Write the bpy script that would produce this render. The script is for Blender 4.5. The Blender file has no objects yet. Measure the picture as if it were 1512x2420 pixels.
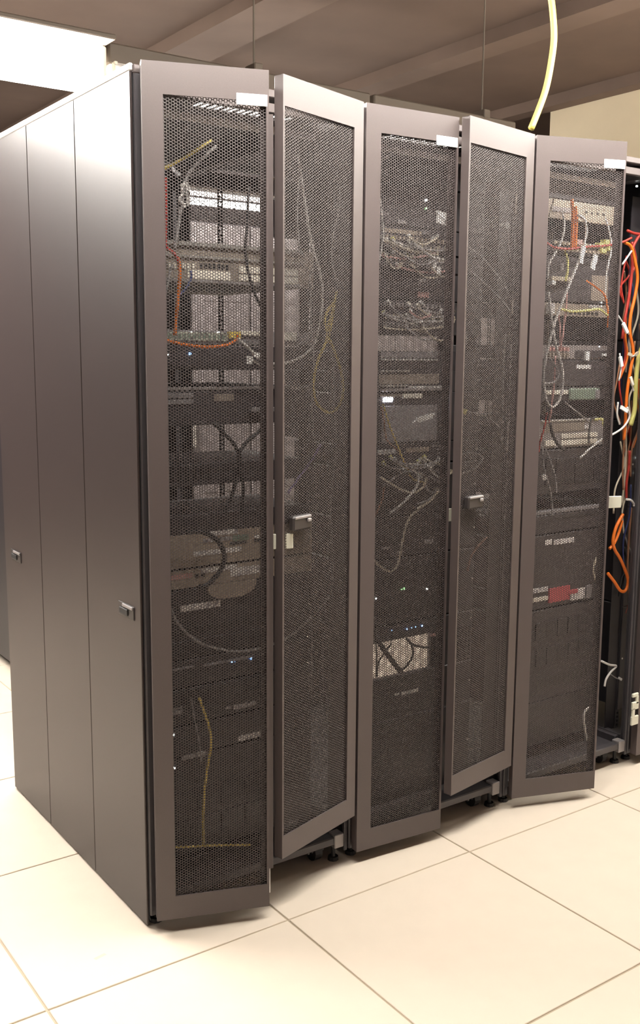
import bpy, math, random
import numpy as np
from mathutils import Matrix, Vector
random.seed(7)
scene = bpy.context.scene
COL = scene.collection

# ------------------------------------------------------------------ camera
CX, CY, CZ = -0.9701, -2.0762, 1.3778
YAW, PITCH, ROLL, FPX = 0.6155, 0.1536, 0.0072, 2372.4
_fw = np.array([math.sin(YAW)*math.cos(PITCH), math.cos(YAW)*math.cos(PITCH), -math.sin(PITCH)])
_r = np.array([math.cos(YAW), -math.sin(YAW), 0.0]); _u = np.cross(_r, _fw)
_r2 = math.cos(ROLL)*_r + math.sin(ROLL)*_u
_u2 = -math.sin(ROLL)*_r + math.cos(ROLL)*_u
_C = np.array([CX, CY, CZ])
cam = bpy.data.cameras.new('camera')
cam.sensor_fit = 'VERTICAL'; cam.sensor_height = 24.0; cam.lens = FPX/2420*24.0
cam.clip_start = 0.02
camo = bpy.data.objects.new('camera', cam); COL.objects.link(camo)
camo.matrix_world = Matrix(((_r2[0], _u2[0], -_fw[0], CX), (_r2[1], _u2[1], -_fw[1], CY),
                            (_r2[2], _u2[2], -_fw[2], CZ), (0, 0, 0, 1)))
scene.camera = camo

# ------------------------------------------------------------------ world, exposure
w = bpy.data.worlds.new('world'); scene.world = w; w.use_nodes = True
w.node_tree.nodes['Background'].inputs[0].default_value = (1.0, .9, .8, 1)
w.node_tree.nodes['Background'].inputs[1].default_value = 0.02
scene.view_settings.view_transform = 'Standard'
scene.view_settings.look = 'None'
scene.view_settings.exposure = 0.0
scene.view_settings.gamma = 1.0
scene.view_settings.use_curve_mapping = False
TUBE_FRONT = 158.0      # radiance of the tubes over the front aisle
TUBE_REAR = 60.0
DIFFUSER = 160.0       # radiance of the tubes and diffuser over the rear aisle
LAMP_COL = (1.0, .96, .89)

def at(px, py, Y):
    """world point on the plane y = Y seen at a photo pixel (measuring aid)"""
    d = _fw + _r2*(px-756)/FPX + _u2*(1210-py)/FPX
    t = (Y-CY)/d[1]
    return _C + d*t

# ------------------------------------------------------------------ materials
M = {}
def mat(name, col, rough=.5, metal=0.0, spec=.5, noise=0.0, nscale=40, emit=0.0, ecol=None, bump=0.0):
    m = bpy.data.materials.new(name); m.use_nodes = True
    nt = m.node_tree; b = nt.nodes['Principled BSDF']
    b.inputs['Base Color'].default_value = (*col, 1)
    b.inputs['Roughness'].default_value = rough
    b.inputs['Metallic'].default_value = metal
    b.inputs['Specular IOR Level'].default_value = spec
    if emit:
        b.inputs['Emission Color'].default_value = (*(ecol or col), 1)
        b.inputs['Emission Strength'].default_value = emit
    if noise or bump:
        tc = nt.nodes.new('ShaderNodeTexCoord')
        n = nt.nodes.new('ShaderNodeTexNoise'); n.inputs['Scale'].default_value = nscale
        n.inputs['Detail'].default_value = 4
        nt.links.new(tc.outputs['Object'], n.inputs['Vector'])
        if noise:
            mp = nt.nodes.new('ShaderNodeMapRange')
            mp.inputs[1].default_value = .25; mp.inputs[2].default_value = .75
            mp.inputs[3].default_value = 1-noise; mp.inputs[4].default_value = 1+noise
            nt.links.new(n.outputs['Fac'], mp.inputs[0])
            mx = nt.nodes.new('ShaderNodeVectorMath'); mx.operation = 'SCALE'
            mx.inputs[0].default_value = col
            nt.links.new(mp.outputs[0], mx.inputs['Scale'])
            nt.links.new(mx.outputs[0], b.inputs['Base Color'])
        if bump:
            bp = nt.nodes.new('ShaderNodeBump'); bp.inputs['Strength'].default_value = bump
            bp.inputs['Distance'].default_value = .002
            nt.links.new(n.outputs['Fac'], bp.inputs['Height'])
            nt.links.new(bp.outputs[0], b.inputs['Normal'])
    M[name] = m
    return m

def label_mat(name, paper, ink, sx, sz):
    """printed paper: rows of small illegible marks"""
    m = bpy.data.materials.new(name); m.use_nodes = True
    nt = m.node_tree; b = nt.nodes['Principled BSDF']; b.inputs['Roughness'].default_value = .6
    tc = nt.nodes.new('ShaderNodeTexCoord'); mp = nt.nodes.new('ShaderNodeMapping')
    mp.inputs['Scale'].default_value = (sx, 1, sz)
    n = nt.nodes.new('ShaderNodeTexNoise'); n.inputs['Scale'].default_value = 1; n.inputs['Detail'].default_value = 1
    cr = nt.nodes.new('ShaderNodeValToRGB'); cr.color_ramp.elements[0].position = .40; cr.color_ramp.elements[1].position = .46
    cr.color_ramp.elements[0].color = (*ink, 1); cr.color_ramp.elements[1].color = (*paper, 1)
    nt.links.new(tc.outputs['Object'], mp.inputs['Vector']); nt.links.new(mp.outputs[0], n.inputs['Vector'])
    nt.links.new(n.outputs['Fac'], cr.inputs['Fac']); nt.links.new(cr.outputs[0], b.inputs['Base Color'])
    M[name] = m

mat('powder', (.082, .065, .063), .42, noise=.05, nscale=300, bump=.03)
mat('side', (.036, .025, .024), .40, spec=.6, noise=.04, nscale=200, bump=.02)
mat('frame', (.055, .05, .055), .45)
mat('frame_light', (.42, .40, .39), .4)
mat('sheet', (.048, .037, .036), .5)
mat('rail', (.05, .047, .05), .4, metal=.2)
mat('bar', (.5, .47, .46), .4)
mat('cross', (.85, .78, .74), .4)
mat('black', (.018, .016, .02), .45, noise=.1)
mat('charcoal', (.03, .026, .03), .5, noise=.1)
mat('greybox', (.22, .21, .22), .5)
mat('tan', (.34, .28, .22), .5, noise=.06)
mat('brown', (.26, .22, .18), .5, noise=.06)
mat('cream', (.82, .78, .68), .5)
mat('white', (.88, .87, .85), .5)
mat('silver', (.55, .53, .5), .35, metal=.6)
mat('dullsilver', (.3, .28, .28), .4, metal=.3)
mat('green', (.16, .22, .17), .5, noise=.3, nscale=200)
mat('port', (.01, .01, .01), .4)
mat('redlabel', (.45, .06, .07), .5)
mat('rubber', (.02, .02, .022), .6)
mat('handle', (.035, .03, .03), .4)
mat('latch', (.62, .62, .52), .45)
mat('c_white', (.62, .60, .58), .5)
mat('c_grey', (.30, .29, .29), .5)
mat('c_beige', (.52, .46, .36), .5)
mat('c_yellow', (.72, .55, .12), .45)
mat('c_lemon', (.70, .66, .22), .45)
mat('c_orange', (.68, .15, .012), .45)
mat('c_drop', (.62, .50, .10), .45)
mat('c_red', (.38, .03, .02), .45)
mat('c_black', (.012, .012, .014), .45)
mat('c_blue', (.025, .04, .14), .45)
mat('c_lilac', (.22, .16, .45), .45)
mat('c_pink', (.55, .30, .28), .5)
mat('c_brown', (.28, .13, .07), .5)
mat('floor_tile', (.65, .57, .475), .38, spec=.35, noise=.02, nscale=14)
mat('floor_joint', (.40, .33, .24), .8)
mat('ceiling', (.15, .102, .078), .9, noise=.10, nscale=3)
mat('beam', (.175, .122, .094), .85, noise=.10, nscale=3)
mat('wall_dark', (.16, .14, .145), .8, noise=.06, nscale=2)
mat('wall_pale', (.80, .68, .48), .8, noise=.04, nscale=4)
mat('trunking', (.115, .09, .068), .6, noise=.08, nscale=8)
mat('row_grey', (.20, .18, .185), .5, noise=.03, nscale=6)
mat('tube_front', (1, 1, 1), .5, emit=TUBE_FRONT, ecol=LAMP_COL)
mat('tube_rear', (1, 1, 1), .5, emit=TUBE_REAR, ecol=(1, .95, .88))
mat('diffuser', (1, 1, 1), .5, emit=DIFFUSER, ecol=(1, .95, .88))
mat('led_white', (1, 1, 1), .5, emit=9, ecol=(.95, 1, .95))
mat('led_green', (.3, 1, .3), .5, emit=4, ecol=(.45, 1, .4))
mat('led_blue', (.2, .4, 1), .5, emit=6, ecol=(.2, .45, 1))
mat('led_bright', (1, 1, 1), .5, emit=25, ecol=(.85, .88, 1))
label_mat('print', (.80, .78, .76), (.32, .30, .32), 160, 90)
label_mat('print_dim', (.42, .40, .40), (.16, .15, .16), 160, 90)
label_mat('ports_mix', (.42, .44, .36), (.10, .10, .09), 120, 60)

# ------------------------------------------------------------------ mesh helpers
class MB:
    def __init__(s): s.v = []; s.f = []
    def add(s, vs, fs):
        o = len(s.v); s.v.extend([tuple(map(float, v)) for v in vs]); s.f.extend([tuple(i+o for i in f) for f in fs]); return s
    def box(s, x0, y0, z0, x1, y1, z1):
        v = [(x0,y0,z0),(x1,y0,z0),(x1,y1,z0),(x0,y1,z0),(x0,y0,z1),(x1,y0,z1),(x1,y1,z1),(x0,y1,z1)]
        return s.add(v, [(0,3,2,1),(4,5,6,7),(0,1,5,4),(1,2,6,5),(2,3,7,6),(3,0,4,7)])
    def cbox(s, x0, y0, z0, x1, y1, z1, c=.002):
        c = min(c, abs(x1-x0)*.45, abs(y1-y0)*.45, abs(z1-z0)*.45)
        lo = (x0,y0,z0); hi = (x1,y1,z1); vs = []; idx = {}
        for sx in (0,1):
            for sy in (0,1):
                for sz in (0,1):
                    for ax in range(3):
                        p = []
                        for k, sg in enumerate((sx,sy,sz)):
                            e = hi[k] if sg else lo[k]
                            if k != ax: e += -c if sg else c
                            p.append(e)
                        idx[(sx,sy,sz,ax)] = len(vs); vs.append(p)
        fs = []
        for ax in range(3):
            o = [k for k in range(3) if k != ax]
            for sg in (0,1):
                q = []
                for a, b in ((0,0),(1,0),(1,1),(0,1)):
                    t = [0,0,0]; t[ax] = sg; t[o[0]] = a; t[o[1]] = b
                    q.append(idx[(t[0],t[1],t[2],ax)])
                fs.append(q)
            for a in (0,1):
                for b in (0,1):
                    q = []
                    for e, k in ((0,o[0]),(1,o[0]),(1,o[1]),(0,o[1])):
                        t = [0,0,0]; t[ax] = e; t[o[0]] = a; t[o[1]] = b
                        q.append(idx[(t[0],t[1],t[2],k)])
                    fs.append(q)
        for sx in (0,1):
            for sy in (0,1):
                for sz in (0,1):
                    fs.append([idx[(sx,sy,sz,k)] for k in range(3)])
        # orient outwards
        cen = np.array([(x0+x1)/2,(y0+y1)/2,(z0+z1)/2]); out = []
        for f in fs:
            a, b, d = (np.array(vs[i]) for i in f[:3])
            n = np.cross(b-a, d-a)
            out.append(tuple(f) if n @ (sum(np.array(vs[i]) for i in f)/len(f)-cen) > 0 else tuple(f[::-1]))
        return s.add(vs, out)
    def ring(s, o, i, y0, y1):
        """flat frame: outer rectangle o and opening i as (x0, z0, x1, z1), between y0 and y1"""
        vs = []
        for y in (y0, y1):
            for q in (o, i):
                vs += [(q[0], y, q[1]), (q[2], y, q[1]), (q[2], y, q[3]), (q[0], y, q[3])]
        fs = []
        for k in range(4):
            n = (k+1) % 4
            fs += [(k, n, 4+n, 4+k), (8+n, 8+k, 12+k, 12+n), (n, k, 8+k, 8+n), (4+k, 4+n, 12+n, 12+k)]
        return s.add(vs, fs)
    def tube(s, pts, r, seg=7, cap=True):
        pts = [np.array(p, float) for p in pts]; n = len(pts); vs = []; fs = []
        ref = None
        for i, p in enumerate(pts):
            t = pts[min(i+1, n-1)]-pts[max(i-1, 0)]; t = t/(np.linalg.norm(t)+1e-12)
            if ref is None:
                ref = np.array((0, 1, 0)) if abs(t[1]) < .9 else np.array((1, 0, 0))
            a = ref-t*(ref@t); a = a/(np.linalg.norm(a)+1e-12); b = np.cross(t, a); ref = a
            rr = r[i] if hasattr(r, '__len__') else r
            for k in range(seg):
                an = 2*math.pi*k/seg
                vs.append(p+rr*(math.cos(an)*a+math.sin(an)*b))
        for i in range(n-1):
            for k in range(seg):
                k2 = (k+1) % seg
                fs.append((i*seg+k, i*seg+k2, (i+1)*seg+k2, (i+1)*seg+k))
        if cap:
            fs.append(tuple(range(seg))[::-1]); fs.append(tuple((n-1)*seg+k for k in range(seg)))
        return s.add(vs, fs)
    def build(s, name, m, parent=None, loc=(0,0,0), origin=None, smooth=False):
        o = origin or (0,0,0)
        me = bpy.data.meshes.new(name)
        me.from_pydata([(x-o[0], y-o[1], z-o[2]) for x, y, z in s.v], [], s.f)
        if smooth:
            me.polygons.foreach_set('use_smooth', [True]*len(me.polygons))
        me.materials.append(M[m] if isinstance(m, str) else m); me.update()
        ob = bpy.data.objects.new(name, me); COL.objects.link(ob); ob.location = loc
        if parent: ob.parent = parent
        return ob

def spline(pts, n=7):
    P = [np.array(p, float) for p in pts]
    if len(P) < 3: return P
    P = [2*P[0]-P[1]]+P+[2*P[-1]-P[-2]]; out = []
    for i in range(1, len(P)-2):
        for k in range(n):
            t = k/n; a, b, c, d = P[i-1], P[i], P[i+1], P[i+2]
            out.append(.5*((2*b)+(-a+c)*t+(2*a-5*b+4*c-d)*t*t+(-a+3*b-3*c+d)*t**3))
    out.append(P[-2]); return out

def tag(o, label, cat, group=None):
    o['label'] = label; o['category'] = cat
    if group: o['group'] = group
    return o
def thing(name, label, cat, loc=(0,0,0), group=None):
    o = bpy.data.objects.new(name, None); COL.objects.link(o); o.location = loc
    o.empty_display_size = .05
    return tag(o, label, cat, group)
def struct(o): o['kind'] = 'structure'; return o
def child_copy(o, parent, loc=None):
    c = o.copy(); COL.objects.link(c); c.parent = parent
    if loc is not None: c.location = loc
    return c
def wpart(t, name, mb, m, smooth=False):
    """part built in world coordinates, parented to a thing that is not rotated"""
    return mb.build(name, m, parent=t, origin=tuple(t.location), smooth=smooth)

# ------------------------------------------------------------------ the setting
X_L, X_R, Y_F, Y_B, Z_C = -4.6, 4.43, -3.9, 6.4, 3.1
GX, GY, TS = .2994, -.1564, .6121
fl = struct(MB().box(X_L-.2, Y_F-.2, -.06, 7.2, Y_B+.2, -.003).build('floor', 'floor_joint'))
tm = MB()
g = .0026
tm.cbox(g, g, -.03, TS-g, TS-g, 0, .0012)
t0 = tm.build('tile', 'floor_tile', parent=fl, loc=(GX-8*TS, GY-6*TS, 0))
for i in range(-8, 8):
    for j in range(-6, 9):
        if (i, j) == (-8, -6): continue
        child_copy(t0, fl, (GX+i*TS, GY+j*TS, 0))
mat('smudge', (.50, .44, .38), .7)
MB().add([(-.157, -.046, .0004), (-.128, -.040, .0004), (-.131, -.031, .0004), (-.160, -.037, .0004)], [(0, 1, 2, 3)]).build('scuff_mark', 'smudge', parent=fl)
ce = struct(MB().box(X_L-.2, Y_F-.2, Z_C, 7.2, Y_B+.2, Z_C+.1).build('ceiling', 'ceiling'))
for x0, x1 in ((1.70, 1.985), (3.02, 3.2), (-.6, -.3), (4.3, 4.42)):
    MB().box(x0, Y_F, Z_C-.07, x1, Y_B, Z_C).build('beam', 'beam', parent=ce)
struct(MB().box(X_L-.2, Y_F-.2, 0, X_L, Y_B+.2, Z_C).build('wall_left', 'wall_dark'))
struct(MB().box(X_L, Y_F-.2, 0, 7.2, Y_F, Z_C).build('wall_front', 'wall_dark'))
struct(MB().box(X_L, Y_B, 0, 7.2, Y_B+.2, Z_C).build('wall_back', 'wall_dark'))
struct(MB().box(X_R, Y_F, 0, 7.0, 2.88, Z_C).build('wall_right', 'wall_pale'))
struct(MB().box(7.0, 2.88, 0, 7.2, Y_B, Z_C).build('wall_far', 'wall_dark'))

# ------------------------------------------------------------------ perforated sheet
def hex_sheet(x0, x1, z0, z1, d, r_frac, y=0.0):
    dx = d*math.sqrt(3)/2; R = d/math.sqrt(3); r = R*r_frac
    nx = int((x1-x0)/dx); nz = int((z1-z0)/d)
    ii, jj = np.meshgrid(np.arange(nx), np.arange(nz), indexing='ij')
    cx = x0+dx/2+ii*dx; cz = z0+d/2+jj*d+(ii % 2)*d/2
    cx = cx.ravel(); cz = cz.ravel(); n = len(cx)
    a = np.arange(6)*math.pi/3
    V = np.zeros((n, 18, 3)); V[:, :, 1] = y; V[:, 12:, 1] = y+.0012
    V[:, 12:, 0] = cx[:, None]+r*np.cos(a); V[:, 12:, 2] = cz[:, None]+r*np.sin(a)
    V[:, :6, 0] = cx[:, None]+R*np.cos(a); V[:, :6, 2] = cz[:, None]+R*np.sin(a)
    V[:, 6:12, 0] = cx[:, None]+r*np.cos(a); V[:, 6:12, 2] = cz[:, None]+r*np.sin(a)
    q = np.array([(k, (k+1) % 6, 6+(k+1) % 6, 6+k) for k in range(6)]+[(6+k, 6+(k+1) % 6, 12+(k+1) % 6, 12+k) for k in range(6)])
    F = (np.arange(n)[:, None, None]*18+q[None]).reshape(-1, 4)
    me = bpy.data.meshes.new('perforated_sheet')
    me.vertices.add(n*18); me.vertices.foreach_set('co', V.ravel())
    me.loops.add(F.size); me.loops.foreach_set('vertex_index', F.ravel().astype(np.int32))
    me.polygons.add(len(F)); me.polygons.foreach_set('loop_start', (np.arange(len(F))*4).astype(np.int32))
    me.materials.append(M['sheet']); me.update(calc_edges=True); me.validate()
    return me

H = 1.992
HB_L, HB_R = .036, .145          # lower edges of the long and the short leaf
DY = -.035                       # hinge line of the doors
DT = .026                        # leaf thickness
SHEETS = {}
def leaf(rack, side, rx, ang, wd, with_tag=True):
    """one half of a split door; local x runs from the hinge to the free edge (negative for the right leaf)"""
    s = 1 if side == 'L' else -1
    zb = HB_L if side == 'L' else HB_R
    bh = .045 if side == 'L' else .038     # border at the hinge
    bt, bb, bf = .066, .058, .006
    m = MB()
    def bx(xa, xb, ya, yb, za, zb_, c=.002):
        xa, xb = sorted((s*xa, s*xb)); m.cbox(xa, ya, za, xb, yb, zb_, c)
    xs = sorted((0, s*wd)); xi = sorted((s*bh, s*(wd-bf)))
    m.ring((xs[0], zb, xs[1], H), (xi[0], zb+bb, xi[1], H-bt), 0, .004)
    # folded flanges
    bx(0, .003, .003, DT, zb, H, .001); bx(wd-.003, wd, .003, DT, zb, H, .001)
    bx(0, wd, .003, DT, H-.003, H, .001); bx(0, wd, .003, DT, zb, zb+.003, .001)
    bx(wd-.016, wd, DT-.002, DT, zb+.003, H-.003, .001)
    hx = rx + (.004 if side == 'L' else .596)
    door = m.build('door', 'powder', parent=rack, loc=(hx-rack.location[0], DY, 0))
    door.rotation_euler = (0, 0, -s*math.radians(ang))
    key = (side, wd)
    if key not in SHEETS:
        xa, xb = (bh-.01, wd-.004) if s > 0 else (-(wd-.004), -(bh-.01))
        SHEETS[key] = hex_sheet(xa, xb, zb+bb-.012, H-bt+.010, .0066, .755, .005)
    sh = bpy.data.objects.new('perforated_sheet', SHEETS[key]); COL.objects.link(sh); sh.parent = door
    if side == 'L':
        a = MB().cbox(wd-.004, DT, .12, wd+.016, DT+.003, H-.085, .001)
        a.build('closing_strip', 'powder', parent=door)
        if with_tag:
            MB().cbox(wd-.072, -.0012, H-.076, wd-.004, .0005, H-.052, .0004).build('name_tag', 'white', parent=door)
        # latch plate and rods at the free edge
        MB().cbox(wd-.004, .034, .925, wd+.066, .038, .962, .006).build('latch_plate', 'latch', parent=door)
        MB().cbox(wd-.002, .031, .955, wd+.014, .042, .98, .003).build('latch_block', 'latch', parent=door)
        for x_ in (wd+.001, wd+.013):
            MB().tube([(x_, .034, .962), (x_, .034, 1.015)], .0022, 6).build('latch_rod', 'bar', parent=door)
        MB().tube([(wd+.004, .034, .925), (wd+.004, .034, .84)], .002, 6).build('latch_rod', 'bar', parent=door)
        MB().tube([(wd+.006, .03, .055), (wd+.006, .03, .12)], .003, 6).build('bottom_bolt', 'c_white', parent=door)
    else:
        h = MB()
        h.cbox(-wd+.022, -.016, .968, -wd+.092, .002, 1.004, .004)
        ho = h.build('handle', 'handle', parent=door)
        MB().cbox(-wd+.026, -.0185, .996, -wd+.088, -.014, 1.0025, .0015).build('handle_lip', 'dullsilver', parent=door)
        MB().cbox(-wd+.071, -.0215, .986, -wd+.085, -.0155, .995, .002).build('key_cylinder', 'dullsilver', parent=door)
    return door

def punched_rail(x0, x1, y0, z0, z1):
    """strip with three square holes per unit of height"""
    m = MB(); cx = (x0+x1)/2; hs = .0047; p = .04445/3; z = z0
    m.box(x0, y0, z0, cx-hs, y0+.002, z1); m.box(cx+hs, y0, z0, x1, y0+.002, z1)
    while z < z1:
        m.box(cx-hs, y0, z, cx+hs, y0+.002, min(z+p-2*hs, z1)); z += p
    s = -1 if x0 % .6 < .3 else 1
    return m

DEPTH = .96
REAR_SHEET = None
def make_rack(i, label, angL, angR, left_panel=False, wl=.287, wr=.304):
    global REAR_SHEET
    X = i*.6
    t = thing('server_rack', label, 'server rack', (X, 0, 0), 'server racks standing in the front row')
    P = lambda n, mb, m_: mb.build(n, m_, parent=t)
    for x in (.004, .576):
        for y in (.0, DEPTH-.04):
            if x > .3 and y == 0: P('post', MB().cbox(.588, 0, .03, .599, .012, H-.004, .002), 'frame')
            else: P('post', MB().cbox(x, y, .03, x+.020, y+.035, H-.004, .003), 'frame')
    # front of the top: fascia bars with a dark slot between
    P('top_fascia', MB().cbox(.002, -.002, H-.019, .598, .02, H-.001, .002), 'powder')
    P('top_fascia', MB().cbox(.035, .004, H-.052, .565, .02, H-.030, .002), 'powder')
    tp = MB()
    tp.box(.002, .02, H-.004, .598, .155, H-.001); tp.box(.002, .245, H-.004, .598, DEPTH, H-.001)
    tp.box(.002, .155, H-.004, .26, .245, H-.001); tp.box(.54, .155, H-.004, .598, .245, H-.001)
    for k in range(14):
        tp.box(.26+k*.02, .155, H-.004, .26+k*.02+.011, .245, H-.001)
    P('top_panel', tp, 'frame')
    P('cross_bar', MB().cbox(.065, .078, 1.914, .535, .096, 1.930, .002), 'cross')
    P('base_rail', MB().cbox(.004, .002, .055, .596, .03, .078, .003), 'frame')
    P('base_rail', MB().cbox(.004, DEPTH-.03, .055, .596, DEPTH, .10, .003), 'frame')
    P('base_tray', MB().cbox(.02, .03, .058, .58, DEPTH-.03, .066, .002), 'frame')
    for x in (.004, .576):
        P('side_rail', MB().cbox(x, .035, .05, x+.02, DEPTH-.04, .09, .002), 'frame')
        P('side_rail', MB().cbox(x, .035, H-.05, x+.02, DEPTH-.04, H-.006, .002), 'frame')
    for x0, x1 in ((.058, .078), (.522, .542)):
        P('mounting_rail', punched_rail(x0, x1, .1, .08, 1.92), 'rail')
        P('mounting_rail', punched_rail(x0, x1, .80, .08, 1.92), 'rail')
        P('rail_flange', MB().box(x0 if x0 > .3 else x1-.002, .102, .08, x0+.002 if x0 > .3 else x1, .135, 1.92), 'rail')
    P('light_blocker', MB().box(.006, .103, .08, .057, .106, 1.90), 'black')  # added strip between post and rail, hides a bright see-through gap
    # castors and levelling feet
    for x in (.075, .525):
        for y in (.055, DEPTH-.09):
            c = MB(); c.tube([(x-.012, y, .026), (x+.012, y, .026)], .025, 14)
            co = P('castor', c, 'rubber')
            MB().cbox(x-.02, y-.018, .03, x-.014, y+.022, .058, .002).box(x+.014, y-.018, .03, x+.02, y+.022, .058).box(x-.02, y-.02, .054, x+.02, y+.024, .06).build('castor_fork', 'frame', parent=co)
            MB().tube([(x-.0225, y, .026), (x-.019, y, .026)], .006, 10).build('axle_bolt', 'bar', parent=co)
            f = MB(); xf = .03 if x < .3 else .57
            f.tube([(xf, y-.028, .0), (xf, y-.028, .010), (xf, y-.028, .0101), (xf, y-.028, .06)], (.016, .014, .006, .006), 10)
            P('levelling_foot', f, 'rubber')
    P('corner_bracket', MB().cbox(.555, -.002, .045, .585, .03, .085, .002), 'bar' if False else 'dullsilver')
    # rear door
    rd = MB(); y0 = DEPTH+.004
    rd.cbox(.004, y0, .05, .05, y0+.02, H-.01).cbox(.55, y0, .05, .596, y0+.02, H-.01)
    rd.cbox(.05, y0, .05, .55, y0+.02, .095).cbox(.05, y0, H-.06, .55, y0+.02, H-.01)
    r_ = P('rear_door', rd, 'powder')
    if REAR_SHEET is None: REAR_SHEET = hex_sheet(.045, .555, .09, H-.055, .0085, .84, y0+.01)
    sh = bpy.data.objects.new('perforated_sheet', REAR_SHEET); COL.objects.link(sh); sh.parent = r_
    if left_panel:
        ys = (.006, .323, .656, DEPTH+.018); 
        for a, b in zip(ys[:-1], ys[1:]):
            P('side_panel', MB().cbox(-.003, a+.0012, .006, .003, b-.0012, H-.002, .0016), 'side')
        P('panel_top_trim', MB().cbox(-.005, .004, H-.014, .004, DEPTH+.02, H+.002, .002), 'frame_light')
        P('panel_backing', MB().box(.0032, .006, .02, .0046, DEPTH+.016, H-.006), 'rubber')
        for ya in (.040, .828):
            l = P('panel_latch', MB().cbox(-.0055, ya, .762, -.002, ya+.088, .795, .002), 'handle')
            MB().cbox(-.0085, ya+.004, .786, -.0045, ya+.06, .7935, .001).build('latch_lip', 'dullsilver', parent=l)
            MB().cbox(-.009, ya+.03, .768, -.0045, ya+.075, .783, .0015).build('latch_paddle', 'rubber', parent=l)
    if angL is not None: leaf(t, 'L', X, angL, wl, i < 3)
    if angR is not None: leaf(t, 'R', X, angR, wr)
    return t

make_rack(0, 'nearest server rack at the row end, with solid side panels and both mesh leaves ajar', 20.0, 17.0, True, .275, .307)
make_rack(1, 'second server rack from the left, its left mesh leaf nearly closed over tangled cords', 4.5, 10.5)
make_rack(2, 'third server rack, left mesh leaf ajar and right leaf missing beside orange cables', 19.0, None)
R4 = make_rack(3, 'last server rack at the right picture edge, past the open orange cables', 2.0, 3.0)
def keeper(t, px0, py0, px1, py1, name):
    a = at(px0, py0, -.040); b = at(px1, py1, -.040)
    wpart(t, name, MB().cbox(a[0], -.044, b[2], b[0], -.036, a[2], .002), 'latch')
for q in ((1493, 1660, 1507, 1674), (1491, 1694, 1506, 1710), (1493, 1674, 1498, 1694), (1502, 1644, 1507, 1662), (1494, 1640, 1507, 1645)):
    keeper(R4, *q, 'latch_keeper')

# ------------------------------------------------------------------ the row behind
def back_rack(i, label):
    X = .39+i*.6; Y = 2.13
    t = thing('server_rack', label, 'server rack', (X, Y, 0), None if i == 0 else 'server racks of the row behind')
    b = MB(); b.cbox(.0, .03, .03, .6, 1.0, H, .004)
    b.build('body', 'frame', parent=t)
    for xa, xb in ((.004, .298), (.302, .596)):
        d = MB().cbox(xa, 0, .05, xb, .028, H-.01, .004).build('door', 'row_grey', parent=t)
        for z in (.4, .9, 1.4, 1.8):
            MB().cbox(xa+.03, -.003, z-.17, xb-.03, .002, z+.17, .002).build('door_panel', 'row_grey', parent=d)
    MB().cbox(.27, -.02, .95, .29, .0, 1.1, .004).build('handle', 'silver', parent=t)
    MB().cbox(.03, .08, .0, .57, .95, .032, .002).build('plinth', 'rubber', parent=t)
    if i == 0:
        for a, c in ((.032, .35), (.353, .67), (.673, .998)):
            MB().cbox(-.004, a, .04, .001, c, H-.01, .001).build('side_panel', 'black', parent=t)
back_rack(0, 'dark cabinet end at the left picture edge, behind the nearest rack')
for i in range(1, 6): back_rack(i, 'grey rack glimpsed through the gaps of the front row racks')

# ------------------------------------------------------------------ lights of the place
def tube_fixture(label, x0, x1, y, ztop, lit, mt, group, rods=()):
    t = thing('fluorescent_batten', label, 'light fixture', ((x0+x1)/2, y, ztop), group)
    wpart(t, 'housing', MB().cbox(x0, y-.035, ztop-.075, x1, y+.035, ztop, .006), 'trunking')
    r = MB()
    r.add([(x0+.01, y-.035, ztop-.070), (x1-.01, y-.035, ztop-.070), (x1-.01, y-.09, ztop-.098), (x0+.01, y-.09, ztop-.098)], [(0, 1, 2, 3)])
    r.add([(x0+.01, y+.035, ztop-.070), (x1-.01, y+.035, ztop-.070), (x1-.01, y+.09, ztop-.098), (x0+.01, y+.09, ztop-.098)], [(3, 2, 1, 0)])
    wpart(t, 'reflector', r, 'white')
    for dy in (-.045, .045):
        wpart(t, 'tube', MB().tube([(x0+.03, y+dy, ztop-.150), (x1-.03, y+dy, ztop-.150)], .015, 12), mt if lit else 'white', True)
        for xx in (x0+.012, x1-.024):
            wpart(t, 'lamp_holder', MB().cbox(xx, y+dy-.014, ztop-.168, xx+.012, y+dy+.014, ztop-.07, .002), 'cream')
    for rx in rods:
        wpart(t, 'hanger_rod', MB().tube([(rx, y, ztop), (rx, y, Z_C)], .004, 8), 'trunking')
        wpart(t, 'hanger_clip', MB().cbox(rx-.02, y-.04, ztop-.01, rx+.02, y+.04, ztop+.03, .004), 'trunking')
    return t
YR = 1.6
# wide diffuser fixtures, over and past the end of the row
def diffuser_fixture(label, x0, x1, group, rods):
    t = thing('fluorescent_batten', label, 'light fixture', ((x0+x1)/2, YR, 2.51), group)
    wpart(t, 'housing', MB().cbox(x0, YR-.15, 2.490, x1, YR+.15, 2.508, .004), 'trunking')  # made extra wide to shade the ceiling from the diffuser
    wpart(t, 'diffuser', MB().cbox(x0+.02, YR-.06, 2.338, x1-.02, YR+.06, 2.488, .02), 'diffuser')
    for xx in (x0, x1-.02):
        wpart(t, 'end_cap', MB().cbox(xx, YR-.062, 2.336, xx+.02, YR+.062, 2.490, .006), 'cream')
    for rx in rods:
        wpart(t, 'hanger_rod', MB().tube([(rx, YR, 2.51), (rx, YR, Z_C)], .004, 8), 'trunking')
diffuser_fixture('glaring white diffuser light at the upper left above the nearest rack', -.58, .62, 'lights over the rear aisle', (-.4,))
diffuser_fixture('white diffuser light hanging past the left end of the row', -1.82, -.60, 'lights over the rear aisle', (-1.6, -.8))
tube_fixture('brown batten light with hanger clip, rising above the first two racks', .64, 1.86, YR, 2.515, True, 'tube_rear', 'lights over the rear aisle', (1.285,))
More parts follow.
